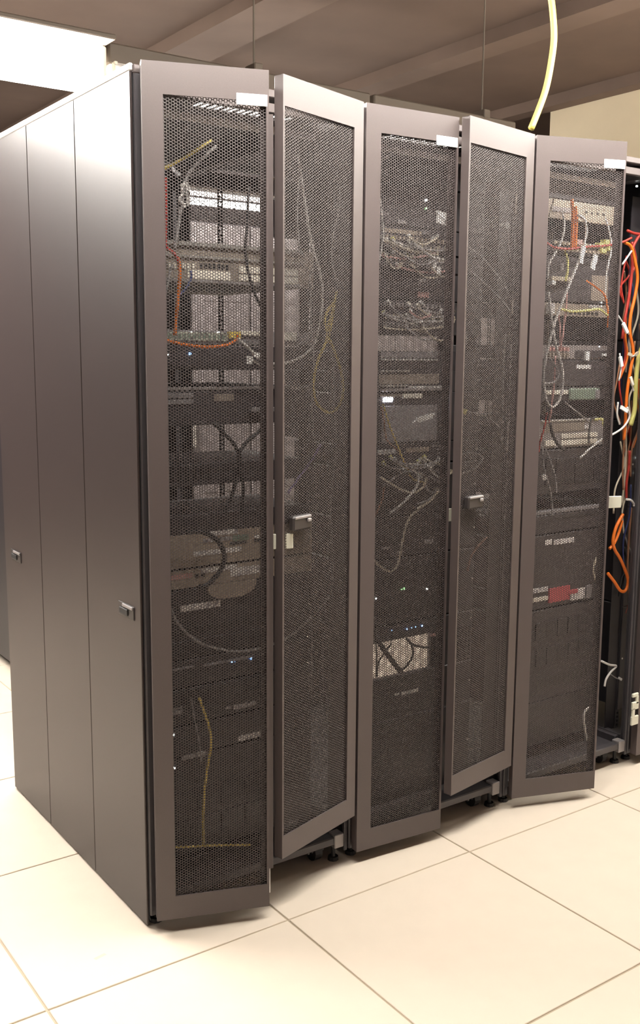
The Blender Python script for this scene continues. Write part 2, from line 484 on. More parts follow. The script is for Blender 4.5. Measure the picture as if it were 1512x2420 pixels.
tube_fixture('brown batten light with hanger clip, right end near the yellow cable', 1.88, 2.76, YR, 2.515, True, 'tube_rear', 'lights over the rear aisle', (2.56,))
tube_fixture('batten light of the aisle beyond, seen shining through the first rack', 1.4, 3.6, 4.1, 2.55, True, 'tube_rear', 'lights over the far aisle', (1.8, 3.2))
for k, x in enumerate((-.45, .85, 2.15, 3.42)):  # the rightmost batten is added to brighten the pale right wall
    tube_fixture('fluorescent batten over the aisle in front of the mesh doors', x, min(x+1.22, 4.38), -.56, 2.56, True, 'tube_front', 'lights over the front aisle', (x+.2, min(x+1.22, 4.38)-.2))

# ------------------------------------------------------------------ rack equipment
YF = .098      # plane of the equipment faces
class Dev:
    def __init__(s, name, label, cat, rack, xr, yt, yb, depth, face='charcoal', body='black', x0=.06, x1=.54, yf=YF):
        """yt / yb: photo rows of the upper and lower edge at photo column xr"""
        X = rack*.6
        s.yf = yf
        z1 = at(xr, yt, yf)[2]; z0 = at(xr, yb, yf)[2]
        s.z0, s.z1 = z0, z1
        s.t = thing(name, label, cat, (X+.3, yf+depth/2, z0))
        if depth > .02:
            wpart(s.t, 'chassis', MB().cbox(X+max(x0, .082), yf+.002, z0+.001, X+min(x1, .518), yf+depth, z1-.001, .002), body)
        wpart(s.t, 'faceplate', MB().cbox(X+x0, yf-.004, z0, X+x1, yf+.002, z1, .0015), face)
        for xx in (x0+.009, x1-.009):
            wpart(s.t, 'screw', MB().tube([(X+xx, yf-.006, (z0+z1)/2), (X+xx, yf-.003, (z0+z1)/2)], .0035, 8), 'silver')
    def p(s, name, x0, y0, x1, y1, m, proud=.003, c=.0012, yo=0):
        a = at(x0, (y0+y1)/2, s.yf); b = at(x1, (y0+y1)/2, s.yf); xm = (x0+x1)/2
        zt = at(xm, y0, s.yf)[2]; zb = at(xm, y1, s.yf)[2]
        return wpart(s.t, name, MB().cbox(a[0], s.yf-.004-proud-yo, zb, b[0], s.yf-.003-yo, zt, c), m)
    def row(s, name, x0, x1, y0, y1, n, m, gap=.3, proud=.002):
        first = None
        a = at(x0, (y0+y1)/2, s.yf); b = at(x1, (y0+y1)/2, s.yf); xm = (x0+x1)/2
        zt = at(xm, y0, s.yf)[2]; zb = at(xm, y1, s.yf)[2]; st = (b[0]-a[0])/n
        o = s.t.location
        first = MB().cbox(-st*(1-gap)/2, -proud, -(zt-zb)/2, st*(1-gap)/2, 0, (zt-zb)/2, .001).build(name, m, parent=s.t, loc=(a[0]+st/2-o[0], s.yf-.0035-o[1], (zt+zb)/2-o[2]))
        for k in range(1, n):
            child_copy(first, s.t, (a[0]+st*(k+.5)-o[0], s.yf-.0035-o[1], (zt+zb)/2-o[2]))
    def led(s, x, y, m, r=.003):
        q = at(x, y, s.yf-.006)
        wpart(s.t, 'indicator', MB().tube([(q[0], s.yf-.007, q[2]), (q[0], s.yf-.003, q[2])], r, 10), m)

# --- rack 1
d = Dev('network_chassis', 'beige chassis with cream module strips in the upper nearest rack', 'network switch', 0, 560, 583, 674, .42, 'brown', 'brown')
d.p('top_bar', 384, 580, 712, 590, 'silver', .008)
d.p('divider', 384, 611, 712, 617, 'silver', .006)
d.p('module_strip', 440, 641, 541, 662, 'cream', .006)
d.p('module_strip', 562, 634, 700, 650, 'cream', .006)
d.p('module_strip', 562, 653, 700, 669, 'cream', .006)
d.row('port', 468, 540, 624, 637, 7, 'port')
d.row('port_shroud', 392, 460, 622, 636, 6, 'cream', .35, .004)
d.p('bottom_bar', 384, 666, 712, 673, 'dullsilver', .006)
d = Dev('network_switch', 'slim switch with green board ports and orange plug in the nearest rack', 'network switch', 0, 560, 783, 815, .30, 'greybox', 'charcoal')
d.p('port_panel', 386, 785, 535, 806, 'ports_mix', .004)
d.row('port', 392, 530, 789, 801, 12, 'green', .35, .005)
d.p('plug', 535, 784, 562, 800, 'c_yellow', .012)
d.p('module_strip', 563, 783, 634, 794, 'cream', .006)
d.p('module_strip', 660, 786, 697, 806, 'cream', .006)
d.p('vent', 612, 797, 634, 815, 'port', .002)
for x, y in ((389, 786), (421, 793), (452, 786), (490, 790), (516, 786)): d.led(x, y, 'led_white', .0025)
d = Dev('rack_server', 'dark server with a small blue light under the slim switch', 'server', 0, 500, 818, 874, .45)
d.led(449, 836, 'led_blue', .003); d.led(396, 838, 'led_white', .0018)
d = Dev('rack_shelf', 'thin silver shelf edge across the middle of the nearest rack', 'shelf', 0, 500, 914, 922, .40, 'dullsilver', 'charcoal')
d = Dev('rack_server', 'dark server with two grey strips below the silver shelf edge', 'server', 0, 500, 924, 1004, .40)
d.p('grey_strip', 388, 929, 454, 941, 'greybox', .004); d.p('grey_strip', 388, 944, 454, 955, 'greybox', .004)
d.p('badge', 503, 931, 550, 948, 'brown', .002)
d.p('tray_edge', 584, 962, 640, 972, 'greybox', .02)
d = Dev('rack_server', 'dark slim server between two see-through gaps of the nearest rack', 'server', 0, 560, 1092, 1140, .30)
d.row('slot', 395, 500, 1098, 1135, 6, 'port', .4)
d = Dev('rack_shelf', 'dark shelf above the two tan servers of the nearest rack', 'shelf', 0, 560, 1206, 1248, .25)
d = Dev('rack_server', 'tan server with white label rows behind the thick black cable loop', 'server', 0, 520, 1254, 1331, .45, 'tan', 'brown')
d.p('label_strip', 488, 1252, 561, 1264, 'print', .002); d.p('label_strip', 478, 1270, 546, 1279, 'print_dim', .002)
d.p('label_strip', 455, 1297, 568, 1309, 'print', .002); d.p('drive_slot', 540, 1279, 580, 1286, 'port', .001)
d.p('display', 548, 1263, 585, 1277, 'green', .002); d.p('button_plate', 598, 1264, 611, 1271, 'white', .003)
d.row('socket', 596, 614, 1273, 1280, 2, 'port')
d = Dev('rack_server', 'tan server with speckled white stickers, just under the labelled tan one', 'server', 0, 520, 1336, 1378, .45, 'tan', 'brown')
d.p('label_strip', 473, 1338, 560, 1349, 'print', .002); d.p('label_strip', 542, 1338, 612, 1358, 'print', .002)
d.p('label_strip', 400, 1356, 452, 1368, 'c_pink', .002); d.row('socket', 456, 484, 1354, 1364, 2, 'port')
d = Dev('rack_server', 'dark tall server with a long white label strip under the tan servers', 'server', 0, 520, 1381, 1541, .5)
d.p('label_strip', 424, 1424, 519, 1439, 'print', .002)
d.row('vent', 400, 630, 1470, 1486, 14, 'port', .35); d.row('drive_bay', 400, 630, 1500, 1532, 5, 'black', .08, .004)
# rounded tan bezel of that server
_a = at(486, 1392, YF); _b = at(600, 1392, YF); _zt = at(543, 1374, YF)[2]; _zb = at(543, 1410, YF)[2]
_m = MB(); _n = 20; _vs = []; 
for yy in (YF-.012, YF-.004):
    for k in range(_n+1):
        an = math.pi*k/_n
        _vs.append(((_a[0]+_b[0])/2-(_b[0]-_a[0])/2*abs(math.cos(an))**.7*(1 if math.cos(an) > 0 else -1), yy, _zt-(_zt-_zb)*math.sin(an)**.7))
_fs = [tuple(range(_n+1)), tuple(range(2*_n+1, _n, -1))]+[(k+1, k, k+_n+1, k+_n+2) for k in range(_n)]+[(0, _n, 2*_n+1, _n+1)]
wpart(d.t, 'rounded_bezel', _m.add(_vs, _fs), 'tan')
d.p('white_clip', 614, 1486, 634, 1496, 'white', .004)
d = Dev('rack_server', 'dark slim server with one blue light, low in the nearest rack', 'server', 0, 520, 1544, 1606, .5)
d.p('grille_edge', 478, 1558, 592, 1564, 'greybox', .004); d.p('grille_edge', 400, 1576, 455, 1581, 'greybox', .003); d.led(593, 1556, 'led_blue', .0032); d.led(555, 1563, 'led_blue', .0016); d.led(548, 1565, 'led_blue', .0016)
d = Dev('disk_array', 'dark array with rows of grey labels where the ochre cord starts', 'disk array', 0, 520, 1610, 1692, .5)
d.row('drive_tray', 394, 634, 1614, 1650, 8, 'black', .12, .004)
for q in ((402, 1636, 420, 1641), (428, 1632, 455, 1638), (400, 1668, 428, 1676), (402, 1678, 428, 1688), (530, 1668, 545, 1674), (550, 1660, 602, 1671), (440, 1655, 462, 1662)): d.p('label_strip', *q, 'print_dim', .002)
for x, y in ((472, 1642), (527, 1625), (620, 1624)): d.led(x, y, 'led_white', .0018)
d = Dev('rack_server', 'dark server with a white label strip at its right, low in the nearest rack', 'server', 0, 520, 1696, 1764, .5)
d.p('label_strip', 560, 1730, 633, 1743, 'print', .002); d.led(410, 1737, 'led_white', .0025)
d = Dev('rack_server', 'lowest dark server of the nearest rack, short label beside ochre cord', 'server', 0, 520, 1768, 1992, .5)
d.row('drive_bay', 400, 630, 1850, 1900, 4, 'black', .06, .004); d.row('drive_bay', 400, 630, 1915, 1965, 4, 'black', .06, .004); d.p('label_strip', 428, 1778, 486, 1789, 'print_dim', .002); d.led(412, 1815, 'led_white', .0025)
d = Dev('filler_panel', 'black blank panel at the foot of the nearest rack', 'filler panel', 0, 520, 2004, 2062, .012, 'black')

# --- rack 2
d = Dev('filler_panel', 'added light-blocking black panel at the very top of the second rack', 'filler panel', 1, 960, 376, 436, .3, 'charcoal')  # added to cover the bright rear mesh showing through the top
d = Dev('rack_server', 'dark unit with two white lights at the top of the second rack', 'server', 1, 960, 440, 536, .45)
d.led(1007, 473, 'led_white', .0034); d.led(1007, 493, 'led_green', .0028); d.p('label_strip', 937, 520, 957, 530, 'print_dim', .002); d.p('badge', 905, 503, 915, 509, 'print_dim', .002)
d = Dev('patch_panel', 'upper patch panel under the two lights, full of short patch cords', 'patch panel', 1, 960, 538, 596, .2, 'charcoal')
d.p('label_strip', 904, 543, 992, 554, 'tan', .003); d.p('label_strip', 994, 546, 1013, 556, 'greybox', .003); d.p('label_strip', 1048, 552, 1066, 562, 'print_dim', .003)
d.row('port', 904, 1066, 562, 572, 16, 'tan', .45, .006); d.row('port', 904, 1066, 580, 590, 16, 'dullsilver', .45, .006)
d = Dev('network_switch', 'patched switch with white plugs, below the upper patch panel', 'network switch', 1, 960, 600, 640, .25, 'charcoal')
d.row('port', 904, 1066, 606, 616, 16, 'cream', .55, .008); d.row('port', 904, 1066, 622, 632, 16, 'dullsilver', .45, .006)
d = Dev('network_switch', 'dark unplugged switch between the two tangles of patch cords', 'network switch', 1, 960, 644, 708, .25)
d.p('label_strip', 985, 660, 1006, 668, 'print_dim', .002); d.p('label_strip', 984, 690, 1010, 704, 'c_pink', .002)
d = Dev('patch_panel', 'lower patch panel with yellowish plugs in the second rack', 'patch panel', 1, 960, 711, 790, .2)
d.row('port', 900, 1060, 718, 728, 16, 'dullsilver', .45, .006); d.row('port', 900, 1060, 745, 755, 16, 'c_beige', .55, .007); d.row('port', 900, 1060, 765, 775, 16, 'dullsilver', .45, .006)
d = Dev('rack_server', 'grey unit with bright dotted lower edge in the second rack', 'server', 1, 960, 830, 876, .35, 'charcoal')
d.p('grey_band', 895, 831, 1030, 846, 'greybox', .004); d.row('edge_stud', 896, 1030, 848, 852, 22, 'white', .4, .006)
d = Dev('rack_server', 'brown unit with thin silver edges above the bright lamp', 'server', 1, 960, 876, 924, .35, 'charcoal')
d.p('edge_bar', 893, 875, 962, 879, 'silver', .008); d.p('brown_band', 893, 884, 1035, 908, 'brown', .002); d.p('edge_bar', 895, 910, 960, 914, 'silver', .006); d.row('edge_stud', 962, 1046, 912, 917, 12, 'white', .3, .007); d.p('edge_bar', 893, 917, 1046, 924, 'dullsilver', .008)
d = Dev('rack_server', 'dark server with one glaring bluish lamp in the second rack', 'server', 1, 960, 928, 1046, .35)
d.p('label_strip', 948, 930, 994, 941, 'cream', .004); d.p('bezel', 895, 932, 946, 938, 'brown', .003); d.p('lamp', 902, 939, 926, 950, 'led_bright', .004, .003); d.p('face_panel', 900, 958, 1030, 1044, 'greybox', .001)
d = Dev('rack_server', 'unit with a pale split label strip above the looped cords', 'server', 1, 960, 1048, 1096, .3)
d.p('label_strip', 889, 1062, 933, 1073, 'print', .003); d.p('label_strip', 956, 1057, 1011, 1068, 'tan', .003)
d.row('fin', 1016, 1050, 1052, 1055, 1, 'dullsilver', .05); d.row('fin', 1026, 1052, 1060, 1063, 1, 'dullsilver', .05); d.row('fin', 1028, 1052, 1069, 1072, 1, 'dullsilver', .05)
d.p('plug', 1030, 1078, 1042, 1086, 'print', .01); d.p('plug', 995, 1084, 1006, 1089, 'print', .01)
d = Dev('network_switch', 'dark switch hidden behind the looped pale cords', 'network switch', 1, 960, 1100, 1215, .3)
d.row('port', 895, 1055, 1108, 1118, 14, 'port', .4); d.p('plug', 963, 1094, 975, 1104, 'c_beige', .012); d.p('plug', 1036, 1104, 1049, 1114, 'c_white', .012)
d = Dev('rack_server', 'dark server with dim labels below the looped cords', 'server', 1, 960, 1218, 1312, .45)
d.p('label_strip', 1000, 1274, 1022, 1285, 'print_dim', .002); d.p('label_strip', 1032, 1272, 1046, 1280, 'print_dim', .002); d.p('label_strip', 900, 1292, 920, 1297, 'print_dim', .002)
d = Dev('rack_server', 'black server with a green and a white light in the second rack', 'server', 1, 960, 1316, 1466, .4)
d.row('drive_bay', 892, 1050, 1330, 1372, 6, 'black', .08, .004); d.row('vent', 892, 1050, 1425, 1445, 14, 'port', .4); d.led(955, 1391, 'led_green', .0026); d.led(949, 1393, 'led_green', .0016); d.led(1009, 1392, 'led_white', .0022); d.led(889, 1415, 'led_white', .0022)
d = Dev('network_switch', 'switch with a row of blue lights above the bright see-through gap', 'network switch', 1, 960, 1470, 1506, .3)
for x, y, r in ((997, 1479, .003), (962, 1486, .0024), (983, 1482, .0016), (972, 1484, .0014), (927, 1490, .0014)): d.led(x, y, 'led_blue', r)
d.p('tray_lip', 1012, 1494, 1040, 1500, 'c_pink', .01)
d = Dev('filler_panel', 'black blank panel with white marks below the bright see-through gap', 'filler panel', 1, 960, 1592, 1690, .010, 'black')
for q in ((928, 1637, 940, 1643), (945, 1633, 962, 1640), (963, 1628, 986, 1636)): d.p('mark', *q, 'white', .002)
d = Dev('filler_panel', 'long black blank panel, lowest in the second rack', 'filler panel', 1, 960, 1692, 1880, .010, 'black')
d.p('label_strip', 1000, 1868, 1032, 1875, 'print_dim', .002)

# --- rack 3
d = Dev('filler_panel', 'added light-blocking brown panel at the very top of the third rack', 'filler panel', 2, 1350, 432, 474, .3, 'charcoal')  # added so the bright wall does not show through up here
d = Dev('patch_panel', 'grey-beige patch panel high in the third rack behind the orange bundle', 'patch panel', 2, 1350, 476, 522, .25, 'tan')
d.p('dark_strip', 1300, 490, 1345, 502, 'dullsilver', .003); d.row('port', 1375, 1430, 502, 508, 4, 'port', .6); d.row('port', 1375, 1430, 490, 496, 4, 'brown', .3)
d = Dev('network_switch', 'switch crowded with yellow and orange plugs in the third rack', 'network switch', 2, 1350, 572, 604, .25)
d.row('port', 1300, 1440, 576, 584, 14, 'c_beige', .4, .01); d.row('port', 1300, 1440, 590, 598, 14, 'tan', .4, .01)
for q in ((1403, 575, 1414, 586), (1416, 568, 1428, 580), (1424, 582, 1436, 594), (1408, 590, 1420, 600)): d.p('plug', *q, 'c_lemon', .02)
d.p('plug', 1426, 571, 1440, 582, 'c_pink', .025); d.p('plug', 1348, 568, 1362, 580, 'c_pink', .02)
d = Dev('rack_server', 'dark unit with a pale edge strip at its left in the third rack', 'server', 2, 1350, 608, 714, .2)
d.p('edge_strip', 1290, 655, 1338, 665, 'c_beige', .02); d.p('side_box', 1394, 652, 1432, 712, 'brown', .003); d.p('label_strip', 1321, 622, 1330, 640, 'print_dim', .002); d.p('plug', 1291, 664, 1300, 674, 'white', .02)
d = Dev('network_switch', 'tan switch crossed by a lemon cord in the third rack', 'network switch', 2, 1350, 718, 748, .3, 'brown')
d.p('label_strip', 1388, 721, 1412, 729, 'print_dim', .003); d.led(1421, 715, 'led_white', .0022); d.led(1421, 724, 'led_white', .0016); d.row('port', 1330, 1412, 736, 744, 8, 'port', .4); d.p('white_card', 1287, 718, 1298, 742, 'print', .02)
d = Dev('network_switch', 'slim switch with hanging white tag in the third rack', 'network switch', 2, 1350, 816, 848, .3, 'dullsilver')
d.row('port', 1288, 1340, 820, 830, 6, 'c_pink', .4, .01); d.row('port', 1288, 1340, 834, 844, 6, 'brown', .4, .01); d.p('dark_panel', 1356, 828, 1432, 846, 'charcoal', .002); d.p('hanging_tag', 1376, 831, 1385, 852, 'white', .012); d.p('hanging_tag', 1417, 836, 1437, 842, 'white', .012); d.led(1416, 819, 'led_white', .002)
d = Dev('rack_server', 'black server with a small printed white label in the third rack', 'server', 2, 1350, 852, 912, .4)
d.p('label_strip', 1359, 862, 1394, 872, 'print', .002)
d = Dev('rack_server', 'server with white strip and rounded greenish face in the third rack', 'server', 2, 1350, 915, 946, .35)
d.p('label_strip', 1287, 922, 1338, 932, 'cream', .004); d.p('rounded_face', 1339, 917, 1411, 945, 'green', .008, .01); d.p('end_grip', 1398, 918, 1412, 944, 'greybox', .010, .006)
d = Dev('rack_server', 'grey server with cream lower strips where the yellow plug hangs', 'server', 2, 1350, 990, 1056, .4, 'dullsilver')
d.p('label_strip', 1322, 1023, 1408, 1034, 'cream', .004); d.p('label_strip', 1322, 1038, 1408, 1050, 'cream', .004); d.p('label_strip', 1283, 1040, 1309, 1054, 'cream', .004); d.p('label_strip', 1379, 1005, 1391, 1013, 'print', .003); d.p('edge_bar', 1276, 991, 1412, 995, 'silver', .005); d.p('tan_band', 1280, 1000, 1378, 1020, 'brown', .002)
d = Dev('rack_server', 'black server above the lit shelf in the third rack', 'server', 2, 1350, 1060, 1160, .35)
d.row('drive_bay', 1285, 1420, 1080, 1140, 6, 'black', .08, .004)
d = Dev('rack_shelf', 'grey shelf catching light in the middle of the third rack', 'shelf', 2, 1350, 1200, 1208, .40, 'greybox', 'greybox')
d = Dev('rack_server', 'dark low server right under the lit shelf', 'server', 2, 1350, 1210, 1252, .4)
d.row('vent', 1290, 1420, 1216, 1222, 8, 'port', .3)
d = Dev('rack_server', 'black server with a split white label in the third rack', 'server', 2, 1350, 1256, 1376, .4)
d.p('label_strip', 1285, 1275, 1301, 1287, 'white', .002); d.p('label_strip', 1306, 1272, 1354, 1284, 'print', .002)
d = Dev('rack_server', 'unit with white and dark red front band in the third rack', 'server', 2, 1325, 1380, 1428, .4, 'charcoal')
d.p('white_band', 1256, 1388, 1292, 1399, 'print', .003); d.p('white_band', 1256, 1410, 1292, 1420, 'cream', .003); d.p('red_band', 1293, 1386, 1343, 1420, 'redlabel', .004); d.p('white_band', 1345, 1390, 1378, 1416, 'print', .003); d.p('red_clip', 1338, 1392, 1360, 1402, 'redlabel', .006); d.p('end_cap', 1380, 1382, 1393, 1412, 'greybox', .006)
d = Dev('rack_server', 'tall black cabinet unit below the red and white band', 'server', 2, 1325, 1432, 1640, .3)
d.row('drive_bay', 1262, 1385, 1460, 1500, 5, 'black', .08, .004); d.row('drive_bay', 1262, 1385, 1520, 1560, 5, 'black', .08, .004); d.row('vent', 1262, 1385, 1590, 1615, 12, 'port', .4)
d = Dev('filler_panel', 'black blank panel low in the third rack', 'filler panel', 2, 1325, 1642, 1740, .010, 'black')

# --- rack 4, only its left edge in view; servers added to block bright wall
for k, (a, b, lab) in enumerate(((420, 624, 'added light-blocking dark server high at the right picture edge behind red cords'), (625, 804, 'added light-blocking dark server behind the blue and orange cords at the right edge'),
                                 (805, 994, 'added light-blocking dark server behind the thick lemon cable at the right edge'), (995, 1194, 'added light-blocking dark server behind the brown cords at the right edge'),
                                 (1195, 1424, 'added light-blocking dark server behind the orange loop at the right edge'), (1425, 1660, 'added light-blocking dark server low at the right edge above the white latch'))):
    d = Dev('rack_server', lab, 'server', 3, 1512, a, b, .4)
    if k in (0, 1): d.led(1505, a+20, 'led_white', .003)
    if k == 3: d.led(1505, 1082, 'led_white', .003); d.led(1503, 1118, 'led_white', .003)

# ------------------------------------------------------------------ cables
def cable(label, col, r, pts, Y=.04, group=None, ends=None, name='network_cable', cat='cable'):
    P = []
    for q in pts:
        P.append(at(q[0], q[1], q[2] if len(q) > 2 else Y))
    o = MB().tube(spline(P), r, 7).build(name, col, smooth=True)
    tag(o, label, cat, group)
    for e in (ends or ()):
        n_, m_, x0, y0, x1, y1 = e[:6]; Ye = e[6] if len(e) > 6 else Y
        a = at(x0, y0, Ye); b = at(x1, y1, Ye); hw = e[7] if len(e) > 7 else .006
        v = np.array(b)-np.array(a); L = np.linalg.norm(v); v = v/L
        s_ = np.cross(v, (0, 1, 0)); s_ = s_/np.linalg.norm(s_)
        n2 = np.array((0, 1, 0)); vs = []
        for base in (a, b):
            for i_, j_ in ((-1, -1), (1, -1), (1, 1), (-1, 1)):
                vs.append(np.array(base)+s_*hw*i_+n2*.003*j_)
        MB().add(vs, [(3, 2, 1, 0), (4, 5, 6, 7), (0, 1, 5, 4), (1, 2, 6, 5), (2, 3, 7, 6), (3, 0, 4, 7)]).build(n_, m_, parent=o)
    return o

cable('thick yellow cable dropping from the ceiling to the top between second and third rack', 'c_drop', .0095,
      [(1255, 304), (1272, 262), (1290, 210), (1302, 150), (1309, 90), (1306, 30), (1299, -30), (1290, -120), (1286, -330), (1288, -560)], .012)
# rack 1
cable('yellow cord slanting across the top of the nearest rack', 'c_yellow', .0036, [(366, 408), (400, 392), (445, 367), (500, 332)], .05)
cable('grey cord rising from the beige chassis to the top of the nearest rack', 'c_grey', .0042, [(412, 590), (420, 540), (430, 480), (446, 410), (510, 345)], .06)
cable('white cord coiled up beside the grey riser in the nearest rack', 'c_white', .0035, [(425, 440), (440, 432), (446, 450), (428, 462), (426, 478), (444, 484), (446, 466), (430, 452), (438, 436), (444, 474), (432, 492)], .055)
cable('red cord hanging down beside the left door frame of the nearest rack', 'c_red', .0036, [(391, 420), (392, 500), (391, 575), (396, 588), (412, 600), (422, 618)], .05)
cable('orange cord hanging from the beige chassis to the slim switch', 'c_orange', .0042, [(420, 608), (425, 640), (422, 690), (417, 740), (413, 792)], .055)
cable('pale blue cord curling below the beige chassis', 'c_blue', .0028, [(420, 702), (440, 680), (452, 655), (450, 640)], .06)
cable('grey cord bowing at the left edge under the beige chassis', 'c_grey', .003, [(386, 730), (392, 690), (400, 650), (407, 625)], .055)
cable('orange cord looped along the underside of the slim switch', 'c_orange', .0038, [(378, 797), (400, 806), (440, 815), (490, 820), (535, 815), (558, 803), (562, 790)], .06)
cable('black cord hanging across the beige chassis', 'c_black', .0036, [(588, 440), (584, 520), (580, 590), (586, 640), (600, 690), (618, 725), (640, 755)], .05)
cable('long white cord with plugs looping from the slim switch up behind the right leaf', 'c_white', .0038,
      [(562, 800), (590, 825), (612, 848), (650, 860), (700, 850), (738, 820), (754, 770), (762, 700), (755, 640), (736, 575), (722, 490), (704, 365)], .05,
      ends=(('plug', 'white', 600, 838, 632, 842, .048, .006), ('plug', 'white', 590, 842, 588, 860, .048, .007)))
cable('second white cord drooping below the plugged white cord', 'c_white', .0026, [(596, 850), (620, 866), (650, 868), (680, 855)], .055)
cable('grey cord hanging straight behind the upper right leaf of the nearest rack', 'c_grey', .003, [(705, 400), (704, 460), (702, 520), (708, 590)], .05)
cable('yellow cord tied in a hanging loop behind the right leaf of the nearest rack', 'c_yellow', .0036,
      [(795, 690), (788, 725), (776, 770), (770, 808), (752, 850), (741, 900), (745, 945), (762, 968), (782, 975), (802, 958), (811, 920), (805, 875), (790, 830), (776, 795), (768, 762), (774, 735), (790, 716), (782, 770), (772, 810)], .03)
cable('thin grey cord bending above the yellow loop', 'c_grey', .0026, [(803, 440), (800, 500), (786, 560), (785, 620), (796, 670), (795, 700)], .04)
cable('long thin grey cord hanging below the yellow loop', 'c_grey', .0028, [(780, 800), (787, 880), (791, 980), (794, 1060), (782, 1170), (783, 1260), (786, 1360), (776, 1420)], .04)
cable('lilac-grey cord slanting behind the right leaf handle', 'c_lilac', .003, [(680, 1165), (705, 1130), (735, 1090), (758, 1050)], .05)
cable('grey cord hanging beside the white loop in the nearest rack', 'c_grey', .0026, [(732, 640), (735, 760), (741, 860), (737, 960), (741, 1040)], .05)
cable('black cord crossing the see-through gap from upper left', 'c_black', .005, [(505, 1000), (530, 1025), (556, 1055), (566, 1090), (556, 1140), (545, 1180), (528, 1215)], .07)
cable('black cord crossing the see-through gap from upper right', 'c_black', .005, [(640, 995), (610, 1022), (580, 1048), (562, 1085), (575, 1150), (570, 1215)], .065)
cable('thick black cable looped in front of the two tan servers', 'c_black', .0062, [(440, 1258), (478, 1258), (508, 1272), (526, 1298), (530, 1325), (518, 1352), (494, 1378), (470, 1388)], .06, name='power_cable')
cable('grey cord drooping in a wide arc across the whole nearest rack', 'c_grey', .0032, [(396, 1400), (406, 1445), (430, 1485), (470, 1517), (520, 1534), (570, 1539), (625, 1529), (680, 1506), (722, 1472), (765, 1425), (785, 1395)], .045)
cable('ochre cord hanging down the lower nearest rack', 'c_yellow', .0034, [(470, 1648), (482, 1682), (495, 1722), (498, 1765), (490, 1815), (483, 1870), (480, 1930), (481, 1997)], .06)
cable('ochre cord lying level near the foot of the nearest rack', 'c_yellow', .003, [(400, 2003), (445, 2001), (500, 1998), (545, 1997), (592, 1997)], .06)
cable('thin grey cord beside the ochre cord', 'c_grey', .0022, [(452, 1650), (460, 1700), (470, 1750), (476, 1800)], .06)
cable('lilac cord beside the latch of the nearest rack', 'c_lilac', .004, [(652, 1215), (655, 1185), (662, 1165), (668, 1120)], .02)
# rack 2
cable('white cord bowing out beside the left frame of the second rack', 'c_white', .003, [(892, 440), (900, 490), (905, 545), (901, 590), (893, 625)], .02)
cable('white plug bundle hanging at the upper right of the second rack', 'white', .005, [(1062, 526), (1050, 520), (1038, 510), (1032, 498)], .05,
      ends=(('plug', 'white', 1032, 512, 1058, 520, .05, .016), ('plug', 'white', 1048, 524, 1062, 527, .05, .006)))
cable('white cord end poking in at the top left of the second rack', 'c_white', .004, [(896, 378), (912, 370), (928, 358)], .05)
rnd = random.Random(3)
cols = ['c_grey', 'c_white', 'c_beige', 'c_grey', 'c_beige', 'c_pink', 'c_grey']
def tangle(label, group, n, y0, y1, xa=902, xb=1066):
    for k in range(n):
        xs = rnd.uniform(xa, xb-50); ys = rnd.uniform(y0, y1)
        xe = rnd.uniform(xs+35, xb+10); ye = ys+rnd.uniform(-8, 38); Yc = rnd.uniform(.035, .075)
        sag = rnd.uniform(5, 22); c = rnd.choice(cols)
        cable(label, c, rnd.uniform(.0022, .0034), [(xs, ys, .088), (xs+4, ys+6, Yc), ((xs+xe)/2, (ys+ye)/2+sag, Yc), (xe-4, ye+6, Yc), (xe, ye, .085)], group=group,
              ends=(('plug', rnd.choice(['white', 'cream', 'c_lemon', 'white']), xs-2, ys-4, xs+3, ys+6, .088, .0045), ('plug', rnd.choice(['white', 'c_beige']), xe-2, ye+3, xe+2, ye-5, .085, .004)))
tangle('short patch cord in the upper tangle of the second rack', 'patch cords of the upper tangle', 20, 556, 628)
tangle('short patch cord in the lower tangle of the second rack', 'patch cords of the lower tangle', 18, 712, 772)
tangle('loose patch cord among the looped cords in the middle second rack', 'patch cords of the middle tangle', 9, 1076, 1130)
for lab, x, y in (('upper white paper tag hanging in the second rack', 1026, 626), ('lower white paper tag hanging in the second rack', 1037, 640)):
    a = at(x, y, .04)
    tag(MB().cbox(a[0]-.007, .039, a[2]-.010, a[0]+.007, .041, a[2]+.010, .001).build('cable_tag', 'white'), lab, 'tag')
cable('ochre cord running down from the glaring lamp of the second rack', 'c_yellow', .0024, [(905, 955), (920, 1005), (938, 1050), (958, 1100), (974, 1130), (1000, 1140)], .06)
cable('dark olive cord beside the ochre one in the second rack', 'c_brown', .0026, [(900, 960), (908, 1000), (914, 1040), (940, 1065), (965, 1110)], .065)
cable('white cable tag bundle hanging under the glaring lamp', 'white', .003, [(1026, 978), (1008, 985), (988, 992), (975, 1000)], .05,
      ends=(('tag', 'white', 984, 994, 1020, 982, .05, .007),))
cable('pale cord curling in a loop in the middle of the second rack', 'c_beige', .0038, [(898, 1128), (920, 1142), (950, 1158), (975, 1165), (1000, 1150), (1008, 1128)], .055)
cable('pale cord hooking down to the left in the middle second rack', 'c_white', .0038, [(972, 1108), (986, 1122), (986, 1146), (968, 1172), (945, 1195), (922, 1212)], .05)
cable('grey cord arching over the looped pale cords', 'c_grey', .003, [(905, 1150), (930, 1130), (960, 1115), (1000, 1120), (1040, 1140), (1048, 1150)], .06)
cable('long pale cord sagging to a hook at the left of the second rack', 'c_beige', .0036, [(1052, 1135), (1020, 1180), (985, 1205), (962, 1235), (950, 1280), (942, 1325), (928, 1348), (908, 1346), (880, 1322)], .05)
cable('brown cord at the lower left of the looped cords', 'c_brown', .0028, [(908, 1150), (903, 1180), (893, 1205), (886, 1220)], .06)
cable('grey cord along the right of the looped cords', 'c_grey', .003, [(985, 1192), (1010, 1182), (1030, 1165), (1044, 1140), (1042, 1118)], .06)
